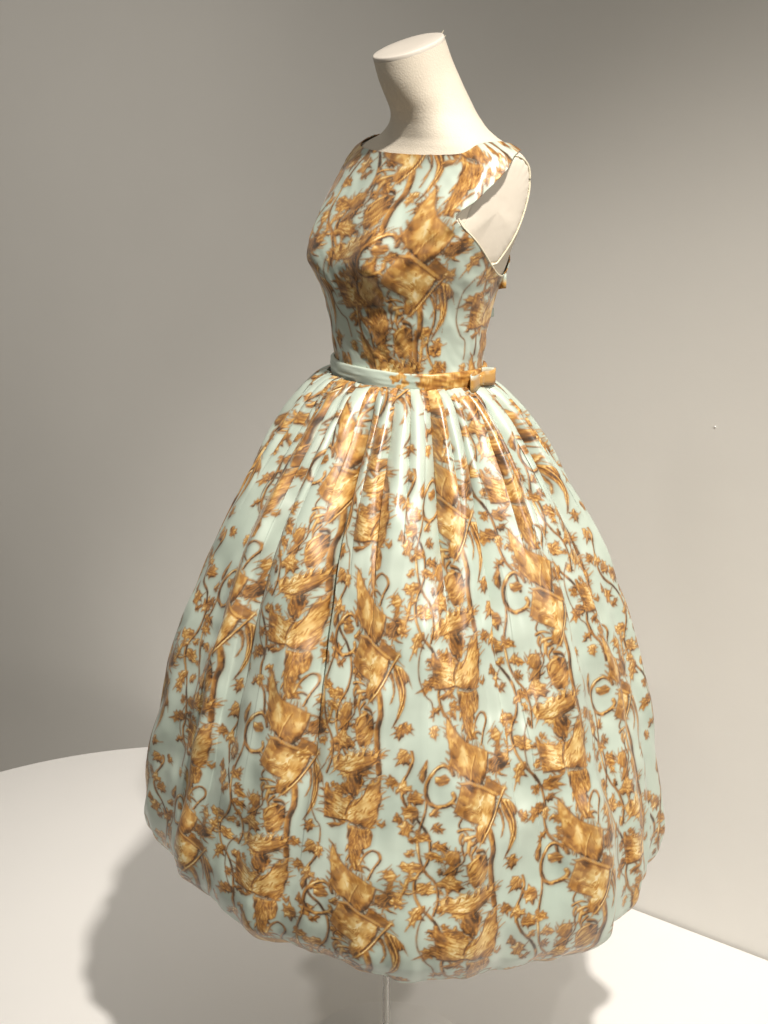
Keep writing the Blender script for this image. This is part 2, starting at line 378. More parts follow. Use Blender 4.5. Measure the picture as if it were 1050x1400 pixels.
# ---------------------------------------------------------------- materials
def satin(name):
    m, nt, b = new_mat(name); L = nt.links.new
    at = nd(nt, 'ShaderNodeAttribute'); at.attribute_name = 'print'
    sp = nd(nt, 'ShaderNodeSeparateColor'); L(at.outputs['Color'], sp.inputs['Color'])
    tc = nd(nt, 'ShaderNodeTexCoord')
    n = nd(nt, 'ShaderNodeTexNoise'); n.inputs['Scale'].default_value = 9; n.inputs['Detail'].default_value = 4
    L(tc.outputs['Object'], n.inputs['Vector'])
    ground = ramp(nt, [(.3, (.445, .53, .455)), (.7, (.55, .625, .54))]); L(n.outputs['Fac'], ground.inputs['Fac'])
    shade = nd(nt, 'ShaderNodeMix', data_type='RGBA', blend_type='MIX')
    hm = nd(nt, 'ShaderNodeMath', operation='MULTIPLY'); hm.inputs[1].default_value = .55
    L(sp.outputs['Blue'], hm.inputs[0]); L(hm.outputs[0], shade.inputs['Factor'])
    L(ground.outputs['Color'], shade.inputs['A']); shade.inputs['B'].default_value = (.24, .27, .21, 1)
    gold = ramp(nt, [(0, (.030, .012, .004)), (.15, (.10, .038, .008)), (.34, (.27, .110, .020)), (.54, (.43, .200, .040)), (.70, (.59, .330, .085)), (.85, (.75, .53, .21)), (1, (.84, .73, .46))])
    n2 = nd(nt, 'ShaderNodeTexNoise'); n2.inputs['Scale'].default_value = 26; n2.inputs['Detail'].default_value = 3
    L(tc.outputs['Object'], n2.inputs['Vector'])
    ad = nd(nt, 'ShaderNodeMath', operation='MULTIPLY_ADD'); ad.inputs[1].default_value = .20; ad.inputs[2].default_value = -.10
    L(n2.outputs['Fac'], ad.inputs[0])
    s2 = nd(nt, 'ShaderNodeMath', operation='ADD'); L(ad.outputs[0], s2.inputs[0]); L(sp.outputs['Green'], s2.inputs[1])
    L(s2.outputs[0], gold.inputs['Fac'])
    mx = nd(nt, 'ShaderNodeMix', data_type='RGBA'); L(sp.outputs['Red'], mx.inputs['Factor'])
    L(shade.outputs['Result'], mx.inputs['A']); L(gold.outputs['Color'], mx.inputs['B'])
    L(mx.outputs['Result'], b.inputs['Base Color'])
    b.inputs['Roughness'].default_value = .37; b.inputs['IOR'].default_value = 1.72; b.inputs['Specular IOR Level'].default_value = .5
    b.inputs['Sheen Weight'].default_value = .10; b.inputs['Sheen Roughness'].default_value = .4
    # slack cloth and weave
    n3 = nd(nt, 'ShaderNodeTexNoise'); n3.inputs['Scale'].default_value = 12.5; n3.inputs['Detail'].default_value = 1.2; n3.inputs['Distortion'].default_value = .1
    L(tc.outputs['Object'], n3.inputs['Vector'])
    b1 = nd(nt, 'ShaderNodeBump'); b1.inputs['Strength'].default_value = .7; b1.inputs['Distance'].default_value = .021
    L(n3.outputs['Fac'], b1.inputs['Height'])
    n4 = nd(nt, 'ShaderNodeTexNoise'); n4.inputs['Scale'].default_value = 900; n4.inputs['Detail'].default_value = 1
    L(tc.outputs['Object'], n4.inputs['Vector'])
    b2 = nd(nt, 'ShaderNodeBump'); b2.inputs['Strength'].default_value = .12; b2.inputs['Distance'].default_value = .0006
    L(n4.outputs['Fac'], b2.inputs['Height']); L(b1.outputs['Normal'], b2.inputs['Normal']); L(b2.outputs['Normal'], b.inputs['Normal'])
    return m
M_SATIN = satin('printed_satin')
M_FORM = plain('ivory_calico', (.70, .635, .53), .8, .06, 18, .6, 480, .2)
M_PLATE = plain('arm_cover_calico', (.64, .585, .50), .8, .07, 22, .6, 60, .2)
M_PIPE = plain('cream_piping', (.74, .68, .52), .5, .05, 60)
M_CAP = plain('cap_board', (.68, .63, .56), .55, .03, 40, .2, 300, .3)
M_WALL = plain('wall_paint', (.75, .735, .70), .85, .018, 3, .15, 140, .2)
M_PLAT = plain('white_lacquer_board', (.84, .83, .815), .5, .01, 4, .03, 120, .35)
M_FLOOR = plain('grey_floor', (.30, .28, .25), .6, .1, 6)
M_STEEL = plain('brushed_steel', (.6, .6, .6), .3)
M_STEEL.node_tree.nodes['Principled BSDF'].inputs['Metallic'].default_value = 1
M_ACRYL, _nt, _b = new_mat('clear_acrylic')
_b.inputs['Transmission Weight'].default_value = 1; _b.inputs['Roughness'].default_value = .03; _b.inputs['IOR'].default_value = 1.07
_b.inputs['Base Color'].default_value = (.98, .98, .96, 1)

# ---------------------------------------------------------------- setting: diagonal wall, white stage, floor
WN = Vector((.619, .786, 0)); WD = .622           # wall plane: n . p = d
WT = Vector((.786, -.619, 0))
def on_wall(s, z, off=0): return WN*(WD+off)+WT*s+Vector((0, 0, z))
V = [on_wall(-6, -.55), on_wall(6, -.55), on_wall(6, 5), on_wall(-6, 5), on_wall(-6, -.55, .12), on_wall(6, -.55, .12), on_wall(6, 5, .12), on_wall(-6, 5, .12)]
o = mesh_obj('wall', V, [(0, 1, 2, 3), (5, 4, 7, 6), (3, 2, 6, 7), (4, 0, 3, 7), (1, 5, 6, 2), (4, 5, 1, 0)], M_WALL, smooth=False); o['kind'] = 'structure'
o = mesh_obj('floor', [(-9, -9, -.55), (9, -9, -.55), (9, 9, -.55), (-9, 9, -.55)], [(0, 1, 2, 3)], M_FLOOR, smooth=False); o['kind'] = 'structure'
out = [on_wall(1.9, 0, -.004), on_wall(-.9, 0, -.004)]
out = [on_wall(s, 0, -.004) for s in np.linspace(1.9, -.98, 30)]
cx, cy, cr = -.466, .374, .772
for q in np.linspace(R(87), R(255), 60): out.append(Vector((cx+cr*math.cos(q), cy+cr*math.sin(q), 0)))
out += [Vector((-.2, -.62, 0)), Vector((.6, -1.05, 0)), Vector((1.1, -1.1, 0))]
n = len(out); V = []
for z, ins in ((-.55, 0), (-.006, 0), (-.0018, .0018), (0, .006)):
    cen = Vector((.1, .1, 0))
    for p in out: V.append(p+(cen-p).normalized()*ins+Vector((0, 0, z)))
F = [(k*n+i, k*n+(i+1) % n, (k+1)*n+(i+1) % n, (k+1)*n+i) for k in range(3) for i in range(n)] + [tuple(3*n+i for i in range(n))]
F = [tuple(reversed(f)) for f in F]
o = mesh_obj('platform', V, F, M_PLAT, smooth=False); o['kind'] = 'structure'
o['label'] = 'low white display platform with a curved end against the wall'

PIN = on_wall(.175, .957, -.0005)
V = []; F = []
for r_, d_ in ((.0016, 0), (.0016, .001), (.001, .0019), (.0001, .0022)):
    for k in range(12):
        q = 2*math.pi*k/12; V.append(PIN-WN*d_+WT*(r_*math.cos(q))+Vector((0, 0, r_*math.sin(q))))
PINO = mesh_obj('wall_pin', V, [tuple(q) for q in grid_quads(4, 12, True)], M_PLAT)
PINO['label'] = 'tiny white pin head in the wall to the right of the dress'; PINO['category'] = 'pin'

# ---------------------------------------------------------------- the print
TM, TT, THL = draw_tile()
def sheet(width, height, dens, cols, wrap, x0=0.0):
    """cols: (u, v, scale, tilt) of the folded-sheet tower centre of each column of motifs, metres of cloth"""
    W = int(round(width*dens)); H = int(round(height*dens))
    S = np.zeros((H, W, 3), np.float32); S[..., 1] = .5
    th, tw = TM.shape
    for (u, v, sc, tilt) in cols:
        half0, half1 = 177/PXM*sc, 177/PXM*sc
        xs = np.arange(int((u-half0-x0)*dens), int((u+half1-x0)*dens)+1)
        ys = np.arange(H)
        X, Y = np.meshgrid(xs/dens+x0-u, ys/dens-v)
        a = X*math.cos(tilt)+Y*math.sin(tilt); b = -X*math.sin(tilt)+Y*math.cos(tilt)
        tx = (652-TX0+a*PXM/sc/1.10)*TS; ty = (1092-TY0+b*PXM/sc)*TS
        ix = np.clip(np.round(tx).astype(int), 0, tw-1); iy = np.round(ty).astype(int) % th
        ok = (tx >= 0) & (tx < tw)
        m = TM[iy, ix]*ok*(.95+.05*vnoise(X*140, Y*140, 55)); t = TT[iy, ix]; h = THL[iy, ix]*ok
        J = xs % W if wrap else np.clip(xs, 0, W-1)
        good = np.ones(len(xs), bool) if wrap else (xs >= 0) & (xs < W)
        J = J[good]; m = m[:, good]; t = t[:, good]; h = h[:, good]
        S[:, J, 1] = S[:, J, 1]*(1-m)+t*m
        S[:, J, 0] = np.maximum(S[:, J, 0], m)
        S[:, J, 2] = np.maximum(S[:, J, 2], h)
    return S
def sample(S, u, v, dens, wrap, x0=0.0):
    H, W, _ = S.shape
    x = (u-x0)*dens; y = np.clip(v*dens, 0, H-1.001)
    if not wrap: x = np.clip(x, 0, W-1.001)
    xi = np.floor(x).astype(int); yi = np.floor(y).astype(int); fx = (x-xi)[..., None].astype(np.float32); fy = (y-yi)[..., None].astype(np.float32)
    a = xi % W; b = (xi+1) % W; yj = np.minimum(yi+1, H-1)
    c = (S[yi, a]*(1-fx)+S[yi, b]*fx)*(1-fy)+(S[yj, a]*(1-fx)+S[yj, b]*fx)*fy
    return np.concatenate([c, np.ones(c.shape[:-1]+(1,), np.float32)], -1)

# ---------------------------------------------------------------- the dress form
YAW = R(-55)
FORM = empty('dress_form', 'headless ivory calico dress form on a clear pole wearing the dress', 'dress form', (0, 0, 0), YAW)
DRESS = empty('cocktail_dress', 'sleeveless pale aqua satin dress printed with gold foliage, belted, with a puffball skirt', 'dress', (0, 0, 0), YAW)
KZ = [.80, .92, 1.02, 1.08, 1.13, 1.19, 1.24, 1.29, 1.34, 1.385, 1.410, 1.426, 1.438, 1.449, 1.464, 1.482, 1.510, 1.535, 1.560]
KA = [.15, .160, .142, .120, .106, .112, .124, .146, .168, .174, .172, .160, .134, .102, .076, .060, .0515, .0475, .0460]
KF = [.11, .12, .112, .098, .090, .099, .106, .110, .102, .078, .064, .057, .052, .050, .050, .0500, .0490, .0475, .0460]
KB = [.12, .13, .115, .098, .090, .093, .103, .116, .116, .106, .094, .083, .073, .065, .059, .0545, .0500, .0475, .0460]
KC = [0, 0, 0, 0, 0, -.002, -.003, -.004, -.012, -.026, -.034, -.039, -.041, -.042, -.041, -.036, -.022, -.009, .001]
PLATE_L = .150
def arm_lim(z): return PLATE_L-.022*np.clip((1.33-z)/.1, 0, 1)
def torso(phi, z, off=0.0, soft=.04):
    """phi 0 = front, + towards the wearer's left; returns local x (left), y (-front), z"""
    a = pchip(KZ, KA, z); f = pchip(KZ, KF, z); b = pchip(KZ, KB, z); c = pchip(KZ, KC, z)
    s, co = np.sin(phi), np.cos(phi)
    e = 2/(2.15)
    l = a*np.sign(s)*np.abs(s)**e
    dep = np.where(co > 0, f, b)*np.sign(co)*np.abs(co)**e
    # bust
    for sg in (-1, 1):
        dep = dep + .019*np.exp(-((l-sg*.070)/.046)**2-((z-1.290)/np.where(z > 1.29, .052, .036))**2)*(co > 0)
    k = np.clip((z-1.25)/.03, 0, 1)*np.clip((1.46-z)/.01, 0, 1)
    lim = arm_lim(z)
    cl = np.where((np.abs(l) > lim), np.sign(l)*(lim+(np.abs(l)-lim)*soft), l)
    l = l*(1-k)+cl*k
    y = c+dep
    # offset along the approximate outward normal
    rr = np.sqrt(l*l+(y-c)**2)+1e-6
    slope = np.clip((1.448-z)/.03, 0, 1)
    l = l+off*l/rr; y = y+off*(y-c)/rr
    zz = z+off*(1-slope)
    # the neck's cut leans forward
    w = sstep(1.455, 1.55, z)
    zz = zz-w*.36*(y-c)
    return np.stack([l, -y, zz], -1)
NP = 160
zs = np.concatenate([np.linspace(.80, 1.25, 30), np.linspace(1.255, 1.415, 70), np.linspace(1.417, 1.475, 60), np.linspace(1.48, 1.56, 26)])
ph = np.linspace(0, 2*math.pi, NP, endpoint=False)
PH, ZZ = np.meshgrid(ph, zs)
G = torso(PH, ZZ)
big_mesh('torso', G.reshape(-1, 3), np.concatenate([grid_quads(len(zs), NP, True)])[:, ::-1], M_FORM, FORM)
# neck cap: a shallow disc with a rolled rim
top = G[-1]; cen = top.mean(0)
V = []; prof = [(.985, -.004), (1.0, .0), (.998, .0025), (.985, .004), (.95, .0045), (.6, .005), (.0, .005)]
nrm = np.cross(top[40]-top[0], top[80]-top[0]); nrm = nrm/np.linalg.norm(nrm); nrm = nrm*np.sign(nrm[2])
for s, h in prof: V += [cen+(p-cen)*s+nrm*(h+.0015) for p in top]
F = [tuple(q) for q in grid_quads(len(prof), NP, True)[:, ::-1]]
CAP = mesh_obj('neck_cap', V, F, M_CAP, FORM)
for k, (dx, dy, dz) in enumerate([(.010, .002, .003), (.007, .0, .010), (.004, .003, .007)]):
    p = torso(np.array(math.pi), np.array(1.558))
    tube('loose_thread', [p, p+np.array([dx*.3, dx*.6, dz*.4]), p+np.array([dx*.6, dx*.9, dz])], .0005, M_PIPE, CAP, n=5)
# arm plates: calico covers with a corded rim
E_ = 2/2.15
zt_ = np.linspace(1.255, 1.445, 800)
ok_ = zt_[pchip(KZ, KA, zt_) > arm_lim(zt_)+.0015]
z_lo, z_hi = max(ok_.min(), 1.290), ok_.max()
def rim_pt(z, front, ins=1.0):
    a = float(pchip(KZ, KA, np.array(z))); lm = float(arm_lim(np.array(z))); ss = min(1, (lm/a)**(1/E_)); cc = math.sqrt(max(0, 1-ss*ss))**E_
    c = float(pchip(KZ, KC, np.array(z)))
    y = c+(float(pchip(KZ, KF, np.array(z))) if front else -float(pchip(KZ, KB, np.array(z))))*cc*ins
    return lm, y
for sg in (1, -1):
    qs = np.linspace(0, math.pi, 40)
    zl = (z_lo+z_hi)/2-(z_hi-z_lo)/2*np.cos(qs)
    rim = [(sg*(rim_pt(z, True)[0]+.0015), -rim_pt(z, True, .72)[1], z) for z in zl]+[(sg*(rim_pt(z, False)[0]+.0015), -rim_pt(z, False)[1], z) for z in zl[-2:0:-1]]
    rim = np.array(rim)
    for _ in range(3): rim = (np.roll(rim, 1, 0)+2*rim+np.roll(rim, -1, 0))/4
    nr_ = len(rim); c0 = rim.mean(0); V = []
    lev = ((1.0, -.004), (.985, -.001), (.93, .0008), (.8, .0022), (.6, .0036), (.4, .0044), (.2, .0048), (.02, .005))
    for s, d in lev:
        for i, p in enumerate(rim):
            # cloth pulled over the edge in little puckers, worst at the back
            pk = .0010*math.sin(i*2.3)*(s > .85)*(s < 1)*(1 if i > nr_*.5 else .3)
            V.append(tuple(c0+(p-c0)*s+np.array([sg*(d+pk), 0, 0])))
    F = [tuple(q) for q in grid_quads(len(lev), nr_, True)] + [tuple((len(lev)-1)*nr_+i for i in range(nr_))[::-1]]
    if sg < 0: F = [tuple(reversed(f)) for f in F]
    AP = mesh_obj('arm_plate', V, F, M_PLATE, FORM)
    tube('corded_rim', [(p[0]-sg*.0004, p[1], p[2]) for p in rim[37:]], .0013, M_PIPE, AP, n=8)
# clear pole and its foot
V = []; F = []
def lathe(name, prof, mat, parent, cx=0, cy=0, n=32):
    V = [(cx+r*math.cos(2*math.pi*k/n), cy+r*math.sin(2*math.pi*k/n), z) for r, z in prof for k in range(n)]
    F = [tuple(q) for q in grid_quads(len(prof), n, True)]
    return mesh_obj(name, V, F, mat, parent)
def wl(x, y, z=0):                      # world -> local of the yawed roots
    c, s = math.cos(-YAW), math.sin(-YAW); return (x*c-y*s, x*s+y*c, z)
px_, py_, _ = wl(-.031, -.0)
lathe('pole', [(.0, .018), (.0048, .018), (.0048, .80), (.0, .80)], M_ACRYL, FORM, px_, py_)
lathe('foot_plate', [(0, .002), (.13, .002), (.132, .004), (.132, .010), (.128, .013), (.016, .014), (.014, .03), (.0, .03)], M_PLAT, FORM, px_, py_, 64)

# ---------------------------------------------------------------- skirt
PR = [(.108, 1.127), (.118, 1.122), (.130, 1.112), (.143, 1.094), (.163, 1.062), (.187, 1.028), (.218, .980), (.252, .920), (.298, .811), (.339, .696), (.372, .577), (.390, .480), (.393, .450), (.389, .415), (.370, .388), (.343, .368), (.312, .357), (.285, .358), (.262, .372), (.25, .40)]
PR = np.array(PR)
RREF = .396
seg = np.r_[0, np.cumsum(np.linalg.norm(np.diff(PR, axis=0), axis=1))]
SMAX = seg[-1]
def prof(s): return pchip(seg, PR[:, 0], s), pchip(seg, PR[:, 1], s)
NF, NBK = 1120, 230
FA = R(104)
S_ = np.concatenate([np.linspace(0, .05, 60, endpoint=False), np.linspace(.05, SMAX-.12, 620, endpoint=False), np.linspace(SMAX-.12, SMAX, 50)])
srng = np.random.default_rng(42)
maj = [-160, -131, -102, -82, -59, -43, -22, -9.5, 10.5, 23, 47, 62, 86, 114, 145]
maj = np.radians(maj)
mino = []
for i in range(len(maj)):
    a = maj[i]; b = maj[(i+1) % len(maj)]+(2*math.pi if i == len(maj)-1 else 0)
    n = max(2, int(round((b-a)/R(6.2))))
    for k in range(n): mino.append(a+(b-a)*(k+(srng.uniform(-.28, .28) if k else 0))/n)
mino = np.array(sorted(mino))
def panels(th, b):
    """index and phase of the panel each angle falls in, panel centres and widths"""
    t = (th-b[0]) % (2*math.pi)+b[0]
    i = np.searchsorted(b, t, side='right')-1
    e = np.r_[b, b[0]+2*math.pi]
    w = np.diff(e)
    p = (t-b[i])/w[i]
    return i, p, t-(b[i]+w[i]/2), w[i]
def pleat_shape(p, d):
    """knife pleat: rises across the panel and drops at its edge, edge rolled"""
    q = np.where(d > 0, p, 1-p)
    return .50*(q**1.2-.45)+1.05*(np.sin(math.pi*np.clip(q*.93, 0, 1))**.75-.62)
# columns: an even fan, with extra columns packed into the turn of every pleat
EPS = R(.16); KZN = 6
base = np.concatenate([np.linspace(-FA, FA, NF, endpoint=False), np.linspace(FA, 2*math.pi-FA, NBK, endpoint=False)])
bb = np.where(mino < -FA, mino+2*math.pi, mino)
dist = np.abs(base[:, None]-bb[None, :]).min(1)
base = base[dist > EPS*.55]
cols_ = [(t, 0, 0) for t in base]
for j, b_ in enumerate(bb):
    for k in range(KZN+1): cols_.append((b_-EPS/2+EPS*k/KZN, j+1, k))
cols_.sort()
TH_ = np.array([c[0] for c in cols_]); ZID = np.array([c[1] for c in cols_]); ZK = np.array([c[2] for c in cols_])
THg, Sg = np.meshgrid(TH_, S_)
r0, z0 = prof(S_)
r0 = r0[:, None]; z0 = z0[:, None]
i1, p1, c1, w1 = panels(TH_, mino)
i2, p2, c2, w2 = panels(TH_, maj)
pm = lambda c: np.where(srng.random(len(c)) < .78, np.where(np.sin(c+.06) > 0, 1, -1), np.where(np.sin(c) > 0, -1, 1))
D1 = pm(mino); D2 = pm(maj)
d1 = D1[i1]; d2 = D2[i2]
e1 = srng.uniform(.09, .34, len(mino))[i1]; a1 = srng.uniform(.5, 1.5, len(mino))[i1]
e2 = (.34+.62*srng.random(len(maj))**2)[i2]; a2 = srng.uniform(.7, 1.3, len(maj))[i2]
f1 = 1-sstep(e1*.30, e1, Sg); f2 = 1-sstep(e2*.25, e2, Sg)
k1 = (.45+.55*sstep(0, .03, Sg))*f1
k2 = (.25+.75*sstep(0, .08, Sg))*f2
dr = (.0055+.0095*sstep(.02, .10, Sg))*a1*k1*pleat_shape(p1, d1)+0.0320*a2*np.clip(w2/.36, .5, 1.4)*k2*pleat_shape(p2, d2)
# the rolled edge of each pleat lies over its neighbour
q1 = np.where(d1 > 0, p1, 1-p1); q2 = np.where(d2 > 0, p2, 1-p2)
dth = d1*k1*.024*q1**3+d2*k2*.010*q2**6
U = RREF*THg-(RREF-np.minimum(r0, RREF))*(.62*f1*c1+.38*f2*c2)
def close_turns(Fd):
    for j in range(len(bb)):
        ix = np.where(ZID == j+1)[0]
        a_, b_ = Fd[:, ix[0]].copy(), Fd[:, ix[-1]].copy()
        for n_, i_ in enumerate(ix):
            t = n_/(len(ix)-1); Fd[:, i_] = a_*(1-t)+b_*t
    return Fd
U = np.unwrap(U, axis=1) if False else U
for Fd in (dr, dth): close_turns(Fd)
close_turns(U)
def soften(Fd, half, w):       # pleats open into rolling folds lower down
    n_ = Fd.shape[1]; P_ = np.concatenate([Fd[:, -half:], Fd, Fd[:, :half+1]], 1)
    for _ in range(2):
        c_ = np.cumsum(P_, 1); B_ = (c_[:, 2*half:]-np.concatenate([np.zeros((len(c_), 1)), c_[:, :-2*half-1]], 1))/(2*half+1)
        B_ = B_[:, :n_]; P_ = np.concatenate([B_[:, -half:], B_, B_[:, :half+1]], 1)
    return Fd*(1-w)+B_*w
SW1 = sstep(.20, .52, Sg)
dr = soften(dr, 9, SW1); dth = dth*(1-SW1)
U = RREF*THg+soften(U-RREF*THg, 6, sstep(.2, .4, Sg))
# soft tubes the pleats open into, and slack cloth
cyc = THg/(2*math.pi)
def pn(n, sv, seed): return vnoise(np.where(cyc < 0, cyc+1, cyc)*n, sv, seed)
def ring(n, sc, seed):        # noise that closes round the skirt
    x = n/(2*math.pi)*np.cos(THg)+50; y = n/(2*math.pi)*np.sin(THg)+50
    return vnoise(x+Sg*sc*.7, y+Sg*sc*.35, seed)
grow = sstep(.06, .40, Sg)
dr += grow*(.013*ring(26, .9, 31)+.011*ring(54, 1.3, 32)+.004*ring(90, 2.2, 38))
dr += .0018*sstep(.05, .3, Sg)*ring(120, 30, 33)+sstep(.20, .50, Sg)*(.0080*ring(32, 12, 39)+.0035*ring(62, 24, 40))
# gathers where the cloth turns under at the hem
hem = sstep(SMAX-.34, SMAX-.10, Sg)
dr += hem*(.0038*ring(150, 2.0, 34)+.0028*ring(64, 1.2, 35))
r = r0+dr-.010*np.exp(-((THg-R(80))/R(40))**2)*sstep(.4, .75, Sg)-.018*np.exp(-((THg+R(80))/R(45))**2)*sstep(.4, .75, Sg)
th = THg+dth+sstep(.02, .3, Sg)*(.022*ring(14, 3.0, 41)+.006*ring(30, 6.0, 42))
zt = z0 + .0
# lean of the hem and of the waist
deg = (np.degrees(THg)+180) % 360-180
lift = np.interp(deg, [-180, -130, -60, -20, 15, 40, 90, 180], [.0, .03, .050, .034, .010, -.008, -.006, .0])
zt = zt + lift*sstep(.45, SMAX-.17, Sg)**1.5
xw = r*np.sin(th)-.004; yw = -r*np.cos(th)
fwd = xw*math.sin(YAW)-yw*math.cos(YAW)
zt = zt + 0.030*np.clip(fwd, -.14, .14)*(1-sstep(.0, .30, Sg))
zt = zt + hem*.004*ring(30, 1, 36)
Vw = np.stack([xw, yw, zt], -1).reshape(-1, 3)
# the waist follows the oval of the body
cL, sL = math.cos(-YAW), math.sin(-YAW)
Vl = np.stack([Vw[:, 0]*cL-Vw[:, 1]*sL, Vw[:, 0]*sL+Vw[:, 1]*cL, Vw[:, 2]], -1)
ov = (1-sstep(.0, .25, Sg)).reshape(-1)
Vl[:, 0] *= 1+.09*ov; Vl[:, 1] *= 1-.06*ov
Vv = np.broadcast_to(Sg, U.shape)
DENS = 1400.0
SK_COLS = [
    (-0.373, 0.350, 1.0, 0),
    (-0.200, 0.508, 1.0, 0),
    (-0.069, 0.365, 1.0, 0),
    (0.093, 0.551, 1.0, 0),
    (0.266, 0.682, 1.0, 0),
    (0.436, 0.500, 1.0, 0),
    (0.623, 0.318, 1.0, 0),
    (0.809, 0.137, 1.0, 0),
    (0.996, 0.318, 1.0, 0),
    (1.182, 0.136, 1.0, 0),
    (1.369, 0.318, 1.0, 0),
    (1.555, 0.136, 1.0, 0),
    (1.742, 0.318, 1.0, 0),
    (1.929, 0.136, 1.0, 0),
]
SW = 2*math.pi*RREF
SH = sheet(SW, SMAX, DENS, SK_COLS, True, 0.0)
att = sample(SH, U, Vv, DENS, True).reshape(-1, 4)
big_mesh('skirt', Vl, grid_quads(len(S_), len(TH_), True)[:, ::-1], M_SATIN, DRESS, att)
# ---------------------------------------------------------------- bodice
ARM = [(-.066, 1.432), (-.050, 1.428), (-.030, 1.414), (-.008, 1.396), (.016, 1.376), (.034, 1.362), (.036, 1.352), (.024, 1.338), (.004, 1.319), (-.046, 1.276), (-.085, 1.278), (-.118, 1.32), (-.126, 1.38), (-.110, 1.42), (-.088, 1.432)]
ARMP = smooth(ARM+[ARM[0]], 5)[:-1]
def g_open(l, y, z):
    """> 0 inside the cloth, < 0 in the neck or arm openings (body coordinates: l left, y forward)"""
    arm = polysdf(y, z, ARMP)
    arm = np.where(np.abs(l) > .07, arm, .2)
    zc = np.where(y > -.045, 1.4265+.25*l*l, 1.405)
    na = (np.abs(l)-.120)/.005; nb2 = (zc-z)/.005
    mx_ = np.maximum(na, nb2)
    neck = .005*(mx_+np.log(np.exp(na-mx_)+np.exp(nb2-mx_)))
    return np.minimum(arm, neck)
NBP = 460
zb = np.concatenate([np.linspace(1.120, 1.30, 120, endpoint=False), np.linspace(1.30, 1.43, 110, endpoint=False), np.linspace(1.43, 1.46, 80)])
pb = np.linspace(-math.pi, math.pi, NBP, endpoint=False)
PB, ZB = np.meshgrid(pb, zb)
def bod(PB, ZB):
    base = torso(PB, ZB)
    g = g_open(base[..., 0], -base[..., 1], base[..., 2])
    off = .0045+.0012*vnoise(PB*5, ZB*40, 61)+.0010*vnoise(PB*11+ZB*60, ZB*70, 62)
    # the cut-away front edge stands off the arm plate
    fr = np.exp(-((PB-.95)/.35)**2)*np.exp(-((ZB-1.385)/.035)**2)*np.exp(-(np.clip(g, 0, 1)/.035)**2)
    off = off+.009*fr
    # dart from under the arm to the bust
    off = off-.003*np.exp(-(((ZB-1.312)-(PB-.75)*.06)/.012)**2)*sstep(.45, .6, PB)*(1-sstep(1.1, 1.35, PB))
    P = torso(PB, ZB, off, .7)
    return P, g
BP, BG = bod(PB, ZB)
rows, cols = PB.shape
inside = BG > 0
Q = grid_quads(rows, cols, True)
ins = inside.reshape(-1)
keep = ins[Q].any(1)
Q = Q[keep]
# slide the outside corners of the border faces onto the cut line
pp = PB.reshape(-1).copy(); zz = ZB.reshape(-1).copy(); gg = BG.reshape(-1)
acc = np.zeros((len(pp), 3))
for a, b in ((0, 1), (1, 2), (2, 3), (3, 0), (0, 2), (1, 3), (1, 0), (2, 1), (3, 2), (0, 3), (2, 0), (3, 1)):
    A_, B_ = Q[:, a], Q[:, b]
    s = (~ins[A_]) & ins[B_]
    A_, B_ = A_[s], B_[s]
    t = np.clip(gg[B_]/(gg[B_]-gg[A_]+1e-9), 0, 1)
    dp = pp[A_]-pp[B_]; dp = (dp+math.pi) % (2*math.pi)-math.pi
    np.add.at(acc, A_, np.stack([pp[A_]-dp*(1-t), zz[B_]+(zz[A_]-zz[B_])*t, np.ones(len(A_))], -1))
mv = acc[:, 2] > 0
pp[mv] = acc[mv, 0]/acc[mv, 2]; zz[mv] = acc[mv, 1]/acc[mv, 2]
P2, _ = bod(pp, zz)
used = np.unique(Q); remap = -np.ones(len(pp), int); remap[used] = np.arange(len(used))
Vb = P2[used]; Qb = remap[Q]
BD = 1500.0; BR = .128
B_COLS = [(-.235, .02, .95, 0), (-.085, .215, .95, -.12), (.008, .040, .95, -.22), (.108, .200, 1.0, .05), (.265, .06, 1.0, 0), (.38, .2, 1.0, 0), (-.37, .2, 1, 0)]
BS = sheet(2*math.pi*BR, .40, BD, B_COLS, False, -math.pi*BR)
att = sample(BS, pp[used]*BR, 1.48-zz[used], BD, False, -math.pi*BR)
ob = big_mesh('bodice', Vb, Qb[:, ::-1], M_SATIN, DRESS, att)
md = ob.modifiers.new('thickness', 'SOLIDIFY'); md.thickness = .0014; md.offset = -1
# piping along the openings
def on_surface(l, y, z, off):
    phi = np.linspace(-math.pi, math.pi, 1441)
    P = torso(phi, np.full_like(phi, z), off)
    d = (P[:, 1]+y)**2+np.where(np.sign(P[:, 0]) == np.sign(l), 0, 9)
    return P[d.argmin()]
PB_, G_ = bod(PB, ZB)
def border_loop(sel):
    """ordered border points of the bodice mesh that satisfy sel"""
    from collections import defaultdict
    E = defaultdict(int)
    for k in range(4):
        a = Qb[:, k]; b = Qb[:, (k+1) % 4]
        for i, j in zip(np.minimum(a, b), np.maximum(a, b)): E[(i, j)] += 1
    nb = defaultdict(list)
    for (i, j), c in E.items():
        if c == 1 and sel(Vb[i]) and sel(Vb[j]): nb[i].append(j); nb[j].append(i)
    loops = []; seen = set()
    for s0 in list(nb):
        if s0 in seen: continue
        lp = [s0]; seen.add(s0); cur = s0
        while True:
            nx = [q for q in nb[cur] if q not in seen]
            if not nx: break
            cur = nx[0]; seen.add(cur); lp.append(cur)
        loops.append(lp)
    return sorted(loops, key=len)[::-1]
loops = border_loop(lambda p: p[2] > 1.2)
